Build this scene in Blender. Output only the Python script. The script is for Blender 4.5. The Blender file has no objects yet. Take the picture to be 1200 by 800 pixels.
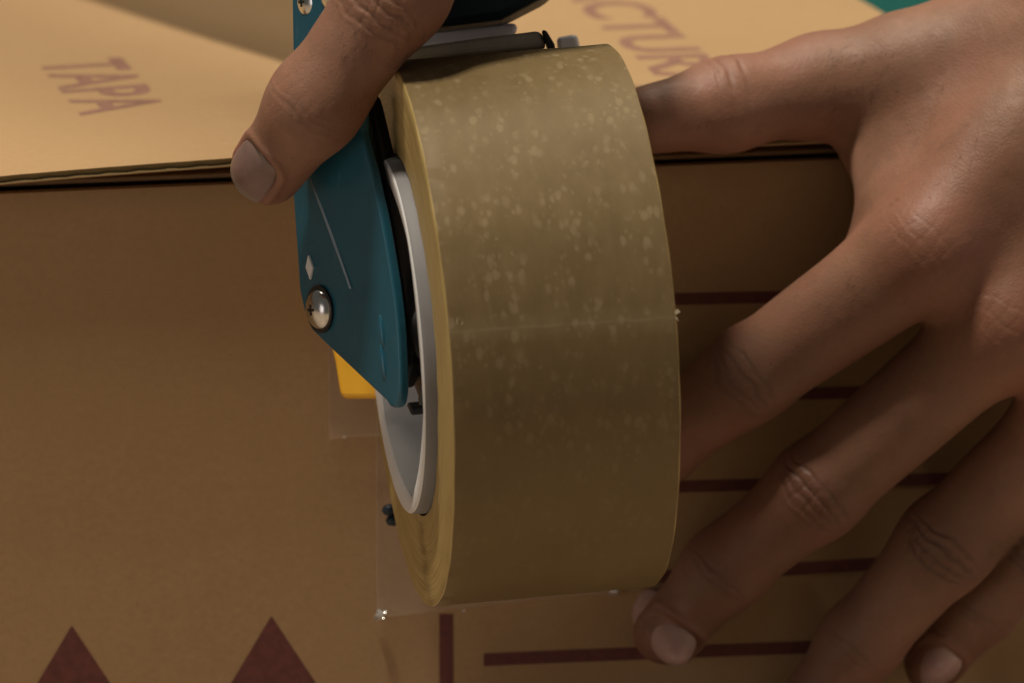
import bpy, bmesh, math, random
import numpy as np
from mathutils import Vector, Matrix
random.seed(4); np.random.seed(4)
MM = 0.001

# ------------------------------------------------------------------ camera
FPX = 9000.0                       # focal length in photo pixels (1200 wide)
YAW, PITCH = math.radians(-11.0), math.radians(13.3)
c_back = np.array([math.sin(YAW)*math.cos(PITCH), -math.cos(YAW)*math.cos(PITCH), math.sin(PITCH)])
c_right = np.array([math.cos(YAW), math.sin(YAW), 0.0])
c_up = np.cross(c_back, c_right)
def ray(px, py):
    return c_right*(px-600)/FPX + c_up*(400-py)/FPX - c_back
CAM = -1800.0*ray(600, 188)         # mm; world origin = middle of the box's front top edge
cam_data = bpy.data.cameras.new("camera")
cam = bpy.data.objects.new("camera", cam_data)
bpy.context.scene.collection.objects.link(cam)
cam.matrix_world = Matrix((
    (c_right[0], c_up[0], c_back[0], CAM[0]*MM),
    (c_right[1], c_up[1], c_back[1], CAM[1]*MM),
    (c_right[2], c_up[2], c_back[2], CAM[2]*MM), (0, 0, 0, 1)))
cam_data.sensor_fit = 'HORIZONTAL'; cam_data.sensor_width = 36.0
cam_data.lens = FPX/1200*36.0
cam_data.clip_start = 0.05; cam_data.clip_end = 50
cam_data.dof.use_dof = True
cam_data.dof.focus_distance = 1.735
cam_data.dof.aperture_fstop = 17
bpy.context.scene.camera = cam

# ------------------------------------------------------------------ light
scene = bpy.context.scene
world = bpy.data.worlds.new("World"); scene.world = world
world.use_nodes = True
bg = world.node_tree.nodes['Background']
bg.inputs[0].default_value = (1.0, 0.90, 0.76, 1); bg.inputs[1].default_value = 0.088
def area(name, loc, target, size, size_y, power, col):
    l = bpy.data.lights.new(name, 'AREA'); l.shape = 'RECTANGLE'
    l.size, l.size_y, l.energy, l.color = size, size_y, power, col
    o = bpy.data.objects.new(name, l); scene.collection.objects.link(o)
    o.location = loc
    d = Vector(target) - Vector(loc)
    o.rotation_euler = d.to_track_quat('-Z', 'Y').to_euler()
    return o
area("ceiling_lamp", (0.15, 0.60, 1.6), (0, 0.05, 0), 1.2, 0.30, 14.5, (1.0, 0.89, 0.72))
area("ceiling_lamp", (-0.42, -0.168, 1.6), (0.0, 0, 0), 0.22, 0.05, 25, (1.0, 0.89, 0.74))
area("fill_light", (1.5, -0.9, 0.3), (0.05, 0, -0.05), 0.8, 0.8, 1.5, (1.0, 0.84, 0.80))  # added weak fill from the right, no window there
area("fill_light", (-1.8, -1.2, 0.15), (0, -0.02, -0.05), 0.9, 0.9, 3.5, (1.0, 0.87, 0.84))  # added soft fill from the left front, no window there
scene.view_settings.view_transform = 'Standard'
scene.view_settings.look = 'None'
scene.view_settings.exposure = 0.0
scene.view_settings.gamma = 1.0
scene.view_settings.use_curve_mapping = False

# ------------------------------------------------------------------ pixel -> place helpers (mm)
def PF(px, py, h):                 # h mm in front of the box's front panel (plane y = -h)
    d = ray(px, py); t = (-h - CAM[1])/d[1]; return CAM + d*t
def PT(px, py, z):                 # height z above the lid
    d = ray(px, py); t = (z - CAM[2])/d[2]; return CAM + d*t
def PD(px, py, dist):              # at camera depth dist
    return CAM + ray(px, py)*dist
def PL(px, py, o, n):              # on a plane
    d = ray(px, py); t = np.dot(o - CAM, n)/np.dot(d, n); return CAM + d*t
def unit(v):
    v = np.asarray(v, float); return v/np.linalg.norm(v)

# ------------------------------------------------------------------ object helpers
COL = scene.collection
def tag(o, label=None, cat=None, group=None, kind=None):
    if label: o['label'] = label
    if cat: o['category'] = cat
    if group: o['group'] = group
    if kind: o['kind'] = kind
    return o
def empty(name, loc_mm, label, cat, group=None):
    o = bpy.data.objects.new(name, None); COL.objects.link(o)
    o.location = Vector(loc_mm)*MM; o.empty_display_size = 0.01
    return tag(o, label, cat, group)
def obj(name, verts, faces, mats, parent=None, smooth=False, mat_idx=None, uv=None, sharp=None):
    """verts in world mm; becomes child of parent (an Empty without rotation)"""
    me = bpy.data.meshes.new(name)
    off = np.zeros(3)
    p = parent
    while p is not None:
        off = off + np.array(p.location)/MM; p = p.parent
    v = (np.asarray(verts, float) - off)*MM
    me.from_pydata(v.tolist(), [], [list(map(int, f)) for f in faces])
    for m in (mats if isinstance(mats, (list, tuple)) else [mats]): me.materials.append(m)
    if mat_idx is not None: me.polygons.foreach_set('material_index', np.asarray(mat_idx, np.int32))
    if uv is not None:
        lay = me.uv_layers.new(name='UVMap')
        li = np.zeros(len(me.loops), np.int32); me.loops.foreach_get('vertex_index', li)
        lay.data.foreach_set('uv', np.asarray(uv, float)[li].ravel() if len(uv) == len(v) else np.asarray(uv, float).ravel())
    if smooth: me.polygons.foreach_set('use_smooth', np.ones(len(me.polygons), bool))
    me.update(); me.validate()
    if smooth and sharp: me.set_sharp_from_angle(angle=math.radians(sharp))
    o = bpy.data.objects.new(name, me); COL.objects.link(o)
    if parent is not None: o.parent = parent
    return o
def bevel(o, w_mm, seg=2, angle=30):
    m = o.modifiers.new('bevel', 'BEVEL'); m.width = w_mm*MM; m.segments = seg
    m.limit_method = 'ANGLE'; m.angle_limit = math.radians(angle)
    return o
def prism(poly, nrm, th):
    """polygon (list of mm points) extruded by th along nrm"""
    n = len(poly); nrm = unit(nrm)
    A = np.array(poly); B = A + nrm*th
    f = [list(range(n))[::-1], list(range(n, 2*n))]
    for i in range(n):
        j = (i+1) % n; f.append([i, j, n+j, n+i])
    return np.vstack([A, B]), f
def boxv(x0, x1, y0, y1, z0, z1):
    v = [(x0,y0,z0),(x1,y0,z0),(x1,y1,z0),(x0,y1,z0),(x0,y0,z1),(x1,y0,z1),(x1,y1,z1),(x0,y1,z1)]
    f = [(3,2,1,0),(4,5,6,7),(0,1,5,4),(1,2,6,5),(2,3,7,6),(3,0,4,7)]
    return np.array(v, float), f
def revolve(profile, origin, axis, n=96, closed=True, up=(0,0,1)):
    """profile: list of (t along axis, r)"""
    a = unit(axis); u = unit(np.array(up) - a*np.dot(up, a)); w = np.cross(a, u)
    V, F, UV = [], [], []
    m = len(profile)
    for i in range(n):
        an = 2*math.pi*i/n
        for (t, r) in profile:
            V.append(origin + a*t + (u*math.cos(an) + w*math.sin(an))*r)
            UV.append((i/n, t))
    segs = m if closed else m-1
    for i in range(n):
        j = (i+1) % n
        for k in range(segs):
            l = (k+1) % m
            F.append((i*m+k, i*m+l, j*m+l, j*m+k))
    return np.array(V), F

# ------------------------------------------------------------------ materials
class NT:
    def __init__(s, name):
        s.m = bpy.data.materials.new(name); s.m.use_nodes = True
        s.t = s.m.node_tree; s.b = s.t.nodes['Principled BSDF']
    def n(s, typ, **kw):
        x = s.t.nodes.new(typ)
        for k, v in kw.items():
            if k.startswith('i_'): x.inputs[k[2:].replace('_', ' ')].default_value = v
            elif k.startswith('p'): x.inputs[int(k[1:])].default_value = v
            else: setattr(x, k, v)
        return x
    def l(s, a, b): s.t.links.new(a, b)
    def coord(s, kind='Object', scale=(1,1,1), rot=(0,0,0)):
        tc = s.n('ShaderNodeTexCoord'); mp = s.n('ShaderNodeMapping')
        mp.inputs['Scale'].default_value = scale; mp.inputs['Rotation'].default_value = rot
        s.l(tc.outputs[kind], mp.inputs[0]); return mp.outputs[0]
    def noise(s, vec, scale, detail=4, rough=.55):
        x = s.n('ShaderNodeTexNoise'); x.inputs['Scale'].default_value = scale
        x.inputs['Detail'].default_value = detail; x.inputs['Roughness'].default_value = rough
        s.l(vec, x.inputs['Vector']); return x.outputs[0]
    def ramp(s, fac, stops):
        x = s.n('ShaderNodeValToRGB'); e = x.color_ramp.elements
        while len(e) < len(stops): e.new(.5)
        for el, (p, c) in zip(e, stops):
            el.position = p; el.color = c if len(c) == 4 else (*c, 1)
        s.l(fac, x.inputs[0]); return x.outputs[0]
    def mix(s, fac, a, b, mode='MIX'):
        x = s.n('ShaderNodeMix', data_type='RGBA', blend_type=mode)
        for v, k in ((fac, 0), (a, 6), (b, 7)):
            if hasattr(v, 'is_output'): s.l(v, x.inputs[k])
            elif isinstance(v, (int, float)): x.inputs[k].default_value = v
            else: x.inputs[k].default_value = (*v, 1)
        return x.outputs[2]
    def math(s, op, a, b=None):
        x = s.n('ShaderNodeMath', operation=op)
        for i, v in enumerate((a, b)):
            if v is None: continue
            if hasattr(v, 'is_output'): s.l(v, x.inputs[i])
            else: x.inputs[i].default_value = v
        return x.outputs[0]
    def bump(s, h, strength, dist=.0005, prev=None):
        x = s.n('ShaderNodeBump'); x.inputs['Strength'].default_value = strength
        x.inputs['Distance'].default_value = dist
        s.l(h, x.inputs['Height'])
        if prev is not None: s.l(prev, x.inputs['Normal'])
        return x.outputs[0]
    def set(s, **kw):
        for k, v in kw.items():
            i = s.b.inputs[k.replace('_', ' ')]
            if hasattr(v, 'is_output'): s.l(v, i)
            else: i.default_value = v if not (isinstance(v, tuple) and len(v) == 3 and i.type == 'RGBA') else (*v, 1)
        return s.m

def cardboard(name, base, flute_axis='x'):
    k = NT(name)
    co = k.coord('Object', (1, 1, 1))
    fib = k.coord('Object', (520, 760, 620))
    n1 = k.noise(fib, 1.0, 5, .65)
    n2 = k.noise(co, 9.0, 4, .6)
    n3 = k.noise(co, 900, 2, .5)
    col = k.mix(k.ramp(n1, [(.3, (0,0,0)), (.72, (1,1,1))]), tuple(b*.93 for b in base), tuple(min(1, b*1.06) for b in base))
    col = k.mix(k.math('MULTIPLY', k.ramp(n2, [(.35, (0,0,0)), (.7, (1,1,1))]), .35), col, (base[0]*.86, base[1]*.84, base[2]*.80))
    sm = k.noise(k.coord('Object', (5, 5, 32)), 1.0, 4, .6)
    col = k.mix(k.math('MULTIPLY', k.ramp(sm, [(.45, (0,0,0)), (.7, (1,1,1))]), .30), col, (base[0]*.80, base[1]*.80, base[2]*.74))
    sp = k.ramp(n3, [(.69, (0,0,0)), (.76, (1,1,1))])
    col = k.mix(k.math('MULTIPLY', sp, .35), col, (base[0]*.55, base[1]*.5, base[2]*.45))
    wv = k.n('ShaderNodeTexWave', wave_type='BANDS', bands_direction='X')
    wv.inputs['Scale'].default_value = 1000/7.0/6.2832*1.0; wv.inputs['Distortion'].default_value = .4
    k.l(co, wv.inputs[0])
    b = k.bump(wv.outputs[1], .10, .0004)
    b = k.bump(n1, .25, .00025, b)
    b = k.bump(n2, .5, .0015, b)
    return k.set(Base_Color=col, Roughness=.82, Specular_IOR_Level=.25, Normal=b)
KRAFT = (.43, .277, .142)
M_board = cardboard('kraft_cardboard', KRAFT)
M_inner = cardboard('kraft_edge', (.24, .175, .08))

def simple(name, col, rough=.5, metal=0, spec=.5, noise_amt=.12, nscale=60, bump=0, bscale=800, coat=0):
    k = NT(name)
    co = k.coord('Object')
    n = k.noise(co, nscale, 5, .6)
    c = k.mix(k.ramp(n, [(.3, (0,0,0)), (.7, (1,1,1))]), tuple(x*(1-noise_amt) for x in col), tuple(min(1, x*(1+noise_amt)) for x in col))
    kw = dict(Base_Color=c, Metallic=metal, Specular_IOR_Level=spec, Coat_Weight=coat)
    kw['Roughness'] = k.math('ADD', k.math('MULTIPLY', n, .2), rough-.1)
    if bump:
        kw['Normal'] = k.bump(k.noise(co, bscale, 3), bump, .0002)
    return k.set(**kw)
M_torn = simple('torn_paper_edge', (.60, .45, .26), .85, noise_amt=.3, nscale=500)
M_print = simple('maroon_ink', (.145, .044, .036), .75, noise_amt=.25, nscale=400)
M_printtop = simple('brown_ink', (.255, .130, .088), .75, noise_amt=.25, nscale=400)
def enamel():
    k = NT('blue_enamel'); co = k.coord('Object')
    n = k.noise(co, 90, 5, .6)
    c = k.mix(n, (.009, .075, .120), (.015, .112, .165))
    sc = k.noise(k.coord('Object', (900, 900, 60), (.3, .5, .2)), 1.0, 3, .6)
    c = k.mix(k.math('MULTIPLY', k.ramp(sc, [(.66, (0,0,0)), (.74, (1,1,1))]), .22), c, (.20, .27, .30))
    sp = k.noise(co, 420, 3, .6)
    c = k.mix(k.math('MULTIPLY', k.ramp(sp, [(.70, (0,0,0)), (.74, (1,1,1))]), .5), c, (.02, .03, .035))
    return k.set(Base_Color=c, Roughness=k.math('ADD', k.math('MULTIPLY', n, .25), .20), Specular_IOR_Level=.45, Coat_Weight=.08)
M_blue = enamel()
M_navy = simple('dark_navy_plastic', (.008, .020, .032), .45, 0, .4, .1)
M_black = simple('black_plastic', (.012, .011, .012), .40, 0, .5, .1)
M_dgrey = simple('dark_grey_plastic', (.045, .047, .047), .5, 0, .4, .1)
M_steel = simple('bright_steel', (.62, .62, .60), .22, 1.0, .5, .1, 300)
M_yellow = simple('yellow_plastic', (.80, .42, .025), .40, 0, .5, .08)
M_white = simple('white_plastic', (.70, .71, .71), .42, 0, .5, .05, 120)
M_lgrey = simple('pale_grey_plastic', (.72, .71, .74), .35, 0, .5, .06)
M_olivegrey = simple('dull_grey_plastic', (.52, .47, .38), .45, 0, .4, .15, 200)
M_teal = simple('teal_plastic', (.025, .25, .235), .5, 0, .4, .25, 14)
M_lilac = simple('smoky_clear_plastic', (.30, .26, .33), .12, 0, .8, .4, 200)
M_lilac.node_tree.nodes['Principled BSDF'].inputs['Transmission Weight'].default_value = .35

def film_mat():
    k = NT('brown_tape_film')
    tc = k.n('ShaderNodeUVMap')
    def mp(sx, sy):
        m = k.n('ShaderNodeMapping'); m.inputs['Scale'].default_value = (sx, sy, 1)
        k.l(tc.outputs[0], m.inputs[0]); return m.outputs[0]
    # uv in mm: u around the roll, v across the width
    nb = k.noise(mp(.025, .02), 1.0, 3, .5)
    vor = k.n('ShaderNodeTexVoronoi', feature='SMOOTH_F1'); vor.inputs['Scale'].default_value = 1
    vor.inputs['Smoothness'].default_value = .25; vor.inputs['Randomness'].default_value = 1
    wob = k.n('ShaderNodeMixRGB') if False else None
    warp = k.n('ShaderNodeTexNoise'); warp.inputs['Scale'].default_value = .35; k.l(tc.outputs[0], warp.inputs['Vector'])
    add = k.n('ShaderNodeVectorMath', operation='MULTIPLY_ADD')
    k.l(warp.outputs[1], add.inputs[0]); add.inputs[1].default_value = (2.4, 1.2, 0); k.l(tc.outputs[0], add.inputs[2])
    m2 = k.n('ShaderNodeMapping'); m2.inputs['Scale'].default_value = (.24, .40, 1); k.l(add.outputs[0], m2.inputs[0])
    k.l(m2.outputs[0], vor.inputs['Vector'])
    blob = k.ramp(vor.outputs['Distance'], [(.24, (1,1,1)), (.40, (0,0,0))])
    vor2 = k.n('ShaderNodeTexVoronoi', feature='F1'); vor2.inputs['Scale'].default_value = 1
    m3 = k.n('ShaderNodeMapping'); m3.inputs['Scale'].default_value = (.40, .62, 1); m3.inputs['Location'].default_value = (3.1, 7.7, 0); k.l(add.outputs[0], m3.inputs[0])
    k.l(m3.outputs[0], vor2.inputs['Vector'])
    blob2 = k.ramp(vor2.outputs['Distance'], [(.16, (1,1,1)), (.32, (0,0,0))])
    pick = k.ramp(k.noise(mp(.12, .12), 1.0, 3, .6), [(.42, (0,0,0)), (.58, (1,1,1))])
    sxyz = k.n('ShaderNodeSeparateXYZ'); k.l(tc.outputs[0], sxyz.inputs[0])
    upper = k.ramp(k.math('DIVIDE', sxyz.outputs[0], 200.0), [(.46, (1,1,1)), (.70, (.22,.22,.22))])
    pick = k.math('MULTIPLY', pick, upper)
    line = k.math('ADD', sxyz.outputs[0], k.math('MULTIPLY', sxyz.outputs[1], -.02))
    dist = k.math('ABSOLUTE', k.math('SUBTRACT', k.math('ADD', line, k.math('MULTIPLY', k.noise(mp(.0, .10), 1.0, 2, .5), 1.6)), 97.0))
    seam = k.math('MULTIPLY', k.math('ADD', k.ramp(k.math('DIVIDE', dist, 4.0), [(.02, (.55,.55,.55)), (.9, (0,0,0))]), k.math('MULTIPLY', k.math('LESS_THAN', dist, .3), .4)), k.noise(mp(.25, .16), 1.0, 4, .65))
    b = k.math('MULTIPLY', k.math('MAXIMUM', blob, k.math('MULTIPLY', blob2, .8)), pick)
    soft = k.ramp(k.noise(mp(.10, .22), 1.0, 5, .65), [(.40, (0,0,0)), (.75, (1,1,1))])
    c = k.mix(k.ramp(nb, [(.3, (0,0,0)), (.7, (1,1,1))]), (.152, .107, .049), (.182, .128, .058))
    c = k.mix(k.math('MULTIPLY', k.math('MULTIPLY', soft, upper), .40), c, (.25, .18, .09))
    c = k.mix(k.math('MULTIPLY', b, .26), c, (.40, .32, .20))
    c = k.mix(k.math('MULTIPLY', seam, .35), c, (.46, .38, .26))
    rough = k.math('ADD', k.math('MULTIPLY', b, .10), .50)
    nrm = k.bump(b, .15, .0001)
    nrm = k.bump(k.noise(mp(.06, .06), 1.0, 3, .5), .08, .0006, nrm)
    return k.set(Base_Color=c, Roughness=rough, Specular_IOR_Level=.14, Normal=nrm)
M_film = film_mat()
def side_mat():
    k = NT('tape_roll_side')
    tc = k.n('ShaderNodeUVMap')
    m = k.n('ShaderNodeMapping'); m.inputs['Scale'].default_value = (.02, 1.6, 1); k.l(tc.outputs[0], m.inputs[0])
    n = k.noise(m.outputs[0], 1.0, 6, .75)
    m2 = k.n('ShaderNodeMapping'); m2.inputs['Scale'].default_value = (.12, .10, 1); k.l(tc.outputs[0], m2.inputs[0])
    n2 = k.noise(m2.outputs[0], 1.0, 5, .6)
    c = k.mix(k.ramp(n, [(.36, (0,0,0)), (.62, (1,1,1))]), (.31, .215, .07), (.50, .375, .15))
    c = k.mix(k.math('MULTIPLY', k.ramp(n2, [(.5, (0,0,0)), (.75, (1,1,1))]), .35), c, (.30, .20, .08))
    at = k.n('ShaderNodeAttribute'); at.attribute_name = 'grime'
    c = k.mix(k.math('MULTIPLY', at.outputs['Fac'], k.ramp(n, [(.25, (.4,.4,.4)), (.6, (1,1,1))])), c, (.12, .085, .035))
    return k.set(Base_Color=c, Roughness=.45, Specular_IOR_Level=.4, Normal=k.bump(n, .35, .0003))
M_side = side_mat()
def clear_mat():
    k = NT('clear_tape_film')
    co = k.coord('Object')
    n = k.noise(co, 30, 4, .6)
    tr = k.n('ShaderNodeBsdfTransparent'); tr.inputs[0].default_value = (1, .995, .985, 1)
    gl = k.n('ShaderNodeBsdfGlossy'); gl.inputs['Roughness'].default_value = .10
    mx = k.n('ShaderNodeMixShader'); fr = k.n('ShaderNodeFresnel'); fr.inputs[0].default_value = 1.38
    bp = k.bump(n, .3, .001)
    k.l(bp, gl.inputs['Normal']); k.l(bp, fr.inputs['Normal'])
    k.l(k.math('MULTIPLY', fr.outputs[0], .8), mx.inputs[0]); k.l(tr.outputs[0], mx.inputs[1]); k.l(gl.outputs[0], mx.inputs[2])
    df = k.n('ShaderNodeBsdfDiffuse'); df.inputs[0].default_value = (.66, .54, .44, 1)
    m2 = k.n('ShaderNodeMixShader'); m2.inputs[0].default_value = .17
    k.l(mx.outputs[0], m2.inputs[1]); k.l(df.outputs[0], m2.inputs[2])
    k.l(m2.outputs[0], k.t.nodes['Material Output'].inputs[0])
    return k.m
M_clear = clear_mat()

def skin_mat():
    k = NT('brown_skin')
    co = k.coord('Object')
    at = k.n('ShaderNodeAttribute'); at.attribute_name = 'pigment_shade'     # r finger shade painted over knuckle pigment, g pale / palmar skin, b blood
    sep = k.n('ShaderNodeSeparateColor'); k.l(at.outputs['Color'], sep.inputs[0])
    n1 = k.noise(co, 55, 5, .6); n2 = k.noise(co, 420, 4, .6)
    c = k.mix(k.ramp(n1, [(.3, (0,0,0)), (.7, (1,1,1))]), (.232, .117, .075), (.300, .156, .099))
    c = k.mix(k.math('MULTIPLY', k.ramp(n2, [(.45, (0,0,0)), (.75, (1,1,1))]), .25), c, (.185, .092, .058))
    c = k.mix(k.math('MULTIPLY', sep.outputs[0], .75), c, (.085, .043, .030))
    c = k.mix(k.math('MULTIPLY', sep.outputs[1], .85), c, (.46, .25, .175))
    c = k.mix(k.math('MULTIPLY', sep.outputs[2], .55), c, (.27, .095, .062))
    n4 = k.noise(co, 120, 4, .65)
    c = k.mix(k.math('MULTIPLY', k.ramp(n4, [(.45, (0,0,0)), (.68, (1,1,1))]), .40), c, (.18, .105, .060))
    n5 = k.noise(co, 34, 3, .5)
    c = k.mix(k.math('MULTIPLY', k.ramp(n5, [(.48, (0,0,0)), (.66, (1,1,1))]), .30), c, (.285, .112, .078))
    # hairs' roots and spots
    sp = k.noise(co, 1300, 2, .5)
    c = k.mix(k.math('MULTIPLY', k.ramp(sp, [(.68, (0,0,0)), (.76, (1,1,1))]), .4), c, (.08, .045, .03))
    vor = k.n('ShaderNodeTexVoronoi', feature='DISTANCE_TO_EDGE'); vor.inputs['Scale'].default_value = 900
    wa = k.n('ShaderNodeVectorMath', operation='MULTIPLY_ADD'); wn = k.n('ShaderNodeTexNoise'); wn.inputs['Scale'].default_value = 300
    k.l(co, wn.inputs['Vector']); k.l(wn.outputs[1], wa.inputs[0]); wa.inputs[1].default_value = (.002,)*3; k.l(co, wa.inputs[2])
    k.l(wa.outputs[0], vor.inputs['Vector'])
    cell = k.ramp(vor.outputs['Distance'], [(0, (0,0,0)), (.25, (1,1,1))])
    b = k.bump(cell, .18, .00018)
    b = k.bump(n2, .16, .0003, b)
    rough = k.math('ADD', k.math('MULTIPLY', n2, .25), .40)
    k.set(Base_Color=c, Roughness=rough, Specular_IOR_Level=.34, Normal=b, Subsurface_Weight=.18,
          Subsurface_Scale=.0028)
    k.b.inputs['Subsurface Radius'].default_value = (1.0, .35, .2)
    return k.m
M_skin = skin_mat()
def nail_mat(name='fingernail', g=1.0):
    k = NT(name); cc = lambda *c: tuple(x*g for x in c)
    tc = k.n('ShaderNodeUVMap'); sx = k.n('ShaderNodeSeparateXYZ'); k.l(tc.outputs[0], sx.inputs[0])
    n = k.noise(k.coord('Object'), 350, 3)
    c = k.mix(k.ramp(n, [(.3, (0,0,0)), (.7, (1,1,1))]), cc(.44, .27, .235), cc(.52, .33, .285))
    c = k.mix(k.ramp(sx.outputs[1], [(.80, (0,0,0)), (.92, (1,1,1))]), c, cc(.55, .43, .34))
    c = k.mix(k.ramp(sx.outputs[1], [(.03, (1,1,1)), (.22, (0,0,0))]), c, cc(.54, .38, .31))
    k.set(Base_Color=c, Roughness=.36, Specular_IOR_Level=.45, Subsurface_Weight=.1, Subsurface_Scale=.002, Normal=k.bump(n, .1, .0002))
    return k.m
M_nail = nail_mat(); M_nail_tan = nail_mat('tan_fingernail', .42)

# ------------------------------------------------------------------ table under the box
v, f = boxv(-900, 1500, -500, 3600, -175, -145)
table = empty('work_table', (0, 300, -900), 'pale worn work table under the cardboard box', 'table')
o = obj('table_top', v, f, simple('worn_table', (.41, .32, .24), .6, noise_amt=.25, nscale=12), table); bevel(o, 3)
for (sx, sy) in ((-850, -450), (1450, -450), (-850, 3550), (1450, 3550)):
    v, f = boxv(sx-25, sx+25, sy-25, sy+25, -900, -175.5); obj('leg', v, f, M_dgrey, table)
v, f = boxv(-3000, 3000, -3000, 5000, -940, -900)
tag(obj('floor', v, f, simple('grey_floor', (.22, .21, .19), .7)), kind='structure')

crate = empty('storage_crate', (330, 520, -145), 'blurred teal plastic crate behind the right rear corner of the box', 'crate')
def crate_part(name, *b):
    v, f = boxv(*b); return bevel(obj(name, v, f, M_teal, crate), 4, 3)
crate_part('crate_wall', 60, 620, 420, 428, -144.5, 150); crate_part('crate_wall', 60, 620, 712, 720, -144.5, 150)
crate_part('crate_wall', 60, 68, 428.5, 711.5, -144.5, 150); crate_part('crate_wall', 612, 620, 428.5, 711.5, -144.5, 150)
crate_part('crate_base', 68.5, 611.5, 428.5, 711.5, -144, -138)
crate_part('crate_rim', 52, 628, 410, 419.5, 128, 152)
# ------------------------------------------------------------------ cardboard box
X0, X1, YB, ZB, TH = -215.0, 131.0, 222.0, -144.5, 3.0
box = empty('cardboard_box', (0, 100, ZB), 'kraft cardboard box with maroon printing, being taped shut', 'box')
def panel(name, x0, x1, y0, y1, z0, z1, mat=M_board, nx=1):
    v, f = boxv(x0, x1, y0, y1, z0, z1); o = obj(name, v, f, mat, box); bevel(o, .5, 2); return o
def wavy_panel(name, x0, x1, z0, z1):
    nx, nz = 70, 50
    V = []; F = []
    for side in (0, 1):
        for j in range(nz+1):
            for i in range(nx+1):
                x = x0+(x1-x0)*i/nx; z = z0+(z1-z0)*j/nz
                y = .5*math.sin(x*.021+z*.012)*math.sin(z*.03+1) + .25*math.sin(x*.06+.7*math.sin(z*.05))
                # rounded crease near the top, where the flap folds over
                t = max(0, (z - (z1-4))/4.0); y += 1.1*t*t
                V.append((x, y*(.8) + (TH if side else 0), z))
    n = (nx+1)*(nz+1)
    for j in range(nz):
        for i in range(nx):
            a = j*(nx+1)+i
            F.append((a, a+1, a+nx+2, a+nx+1)); F.append((n+a, n+a+nx+1, n+a+nx+2, n+a+1))
    for i in range(nx):
        a = i; F.append((a+1, a, n+a, n+a+1)); a = nz*(nx+1)+i; F.append((a, a+1, n+a+1, n+a))
    for j in range(nz):
        a = j*(nx+1); F.append((a, a+nx+1, n+a+nx+1, n+a)); a += nx; F.append((a+nx+1, a, n+a, n+a+nx+1))
    return obj(name, V, F, M_board, box, smooth=True, sharp=40)
front = wavy_panel('front_panel', X0, X1, ZB, -3.2)
panel('back_panel', X0, X1-10, YB-TH, YB, ZB, -3.2)
panel('side_panel', X0, X0+TH, TH+1.6, YB-TH-.2, ZB, -3.2)
v, f = prism([(X1-TH, TH+1.6, ZB), (X1, TH+1.6, ZB), (X1-10, YB-TH-.2, ZB), (X1-10-TH, YB-TH-.2, ZB)], (0, 0, 1), -3.2-ZB)
bevel(obj('side_panel', v, f, M_board, box), .5)
panel('bottom_panel', X0+TH+.2, X1-TH-10.4, TH+1.6, YB-TH-.2, ZB, ZB+TH)
def flap_top(x, y, side):
    if side == 0:
        t = (y+7.0)/(YB+6.5); z = min(5.2, max(1.2, 7.85+.047*x))*(1-t) + 2.0*t; mz, sd = .4, 1
    else:
        t = (y+4.6)/(YB+4.1); z = 4.6*(1-t) + 1.8*t; mz, sd = .5, 2
    t = min(1, max(0, t))
    return z + mz*math.sin(math.pi*min(1, t*1.02)) + .25*math.sin(x*.05+sd)*math.cos(y*.04)
def flap(name, x0, x1, y0f, zf, mid_z, seed, torn=0.0, skew=0.0):
    """top flap: outer liner, corrugated core and inner liner; front edge uneven"""
    rnd = random.Random(seed)
    nx, ny = 90, 30
    V, F, MI = [], [], []
    edge = [0]*(nx+1); e = 0
    for i in range(nx+1):
        e = e*.8 + rnd.uniform(-1, 1)*.12; edge[i] = e*(1+torn)
    layers = [(0.0, 0.0), (-.45, 0.25), (-1.3, .9), (-1.75, -.1), (-2.1, .15)]   # z, inset at the front edge
    if torn: layers = [(0.0, 0.0), (-.6, -1.2), (-1.2, .6), (-2.0, .2), (-2.6, .5)]
    idx = {}
    for k, (dz, ins) in enumerate(layers):
        for j in range(ny+1):
            for i in range(nx+1):
                t = j/ny; x = x0+(x1+skew*t-x0)*i/nx
                y = (y0f + edge[i]*(1 if k < 3 else .6) + ins)*(1-t) + (YB-.5)*t
                z = flap_top(x, y, zf) + dz
                if k in (1, 2, 3) and j == 0: z += .18*math.sin(x*.9)*(1 if k == 2 else .4)
                idx[(k, j, i)] = len(V); V.append((x, y, z))
    for j in range(ny):
        for i in range(nx):
            F.append((idx[0,j,i], idx[0,j,i+1], idx[0,j+1,i+1], idx[0,j+1,i])); MI.append(0)
            k = len(layers)-1
            F.append((idx[k,j,i], idx[k,j+1,i], idx[k,j+1,i+1], idx[k,j,i+1])); MI.append(0)
    for k in range(len(layers)-1):
        m = (2 if torn and k == 0 else 1) if k in (0, 1, 2) else 0
        for i in range(nx):
            F.append((idx[k,0,i], idx[k+1,0,i], idx[k+1,0,i+1], idx[k,0,i+1])); MI.append(m)
            F.append((idx[k,ny,i], idx[k,ny,i+1], idx[k+1,ny,i+1], idx[k+1,ny,i])); MI.append(m)
        for j in range(ny):
            F.append((idx[k,j,0], idx[k,j+1,0], idx[k+1,j+1,0], idx[k+1,j,0])); MI.append(m)
            F.append((idx[k,j,nx], idx[k+1,j,nx], idx[k+1,j+1,nx], idx[k,j+1,nx])); MI.append(m)
    return obj(name, V, F, [M_board, M_inner, M_torn], box, smooth=True, mat_idx=MI, sharp=35)
flap('top_flap', X0, 2.5, -5.8, 0, .4, 1)
flap('top_flap', 3.2, X1, -4.6, 1, .5, 2, torn=1.6, skew=-10)
# short inner flap seen under the lid, closing the gap behind the front edge
panel('inner_flap', X0+TH+2, X1-TH-10, 4.4, 90, -2.4, -1.3)
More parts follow.
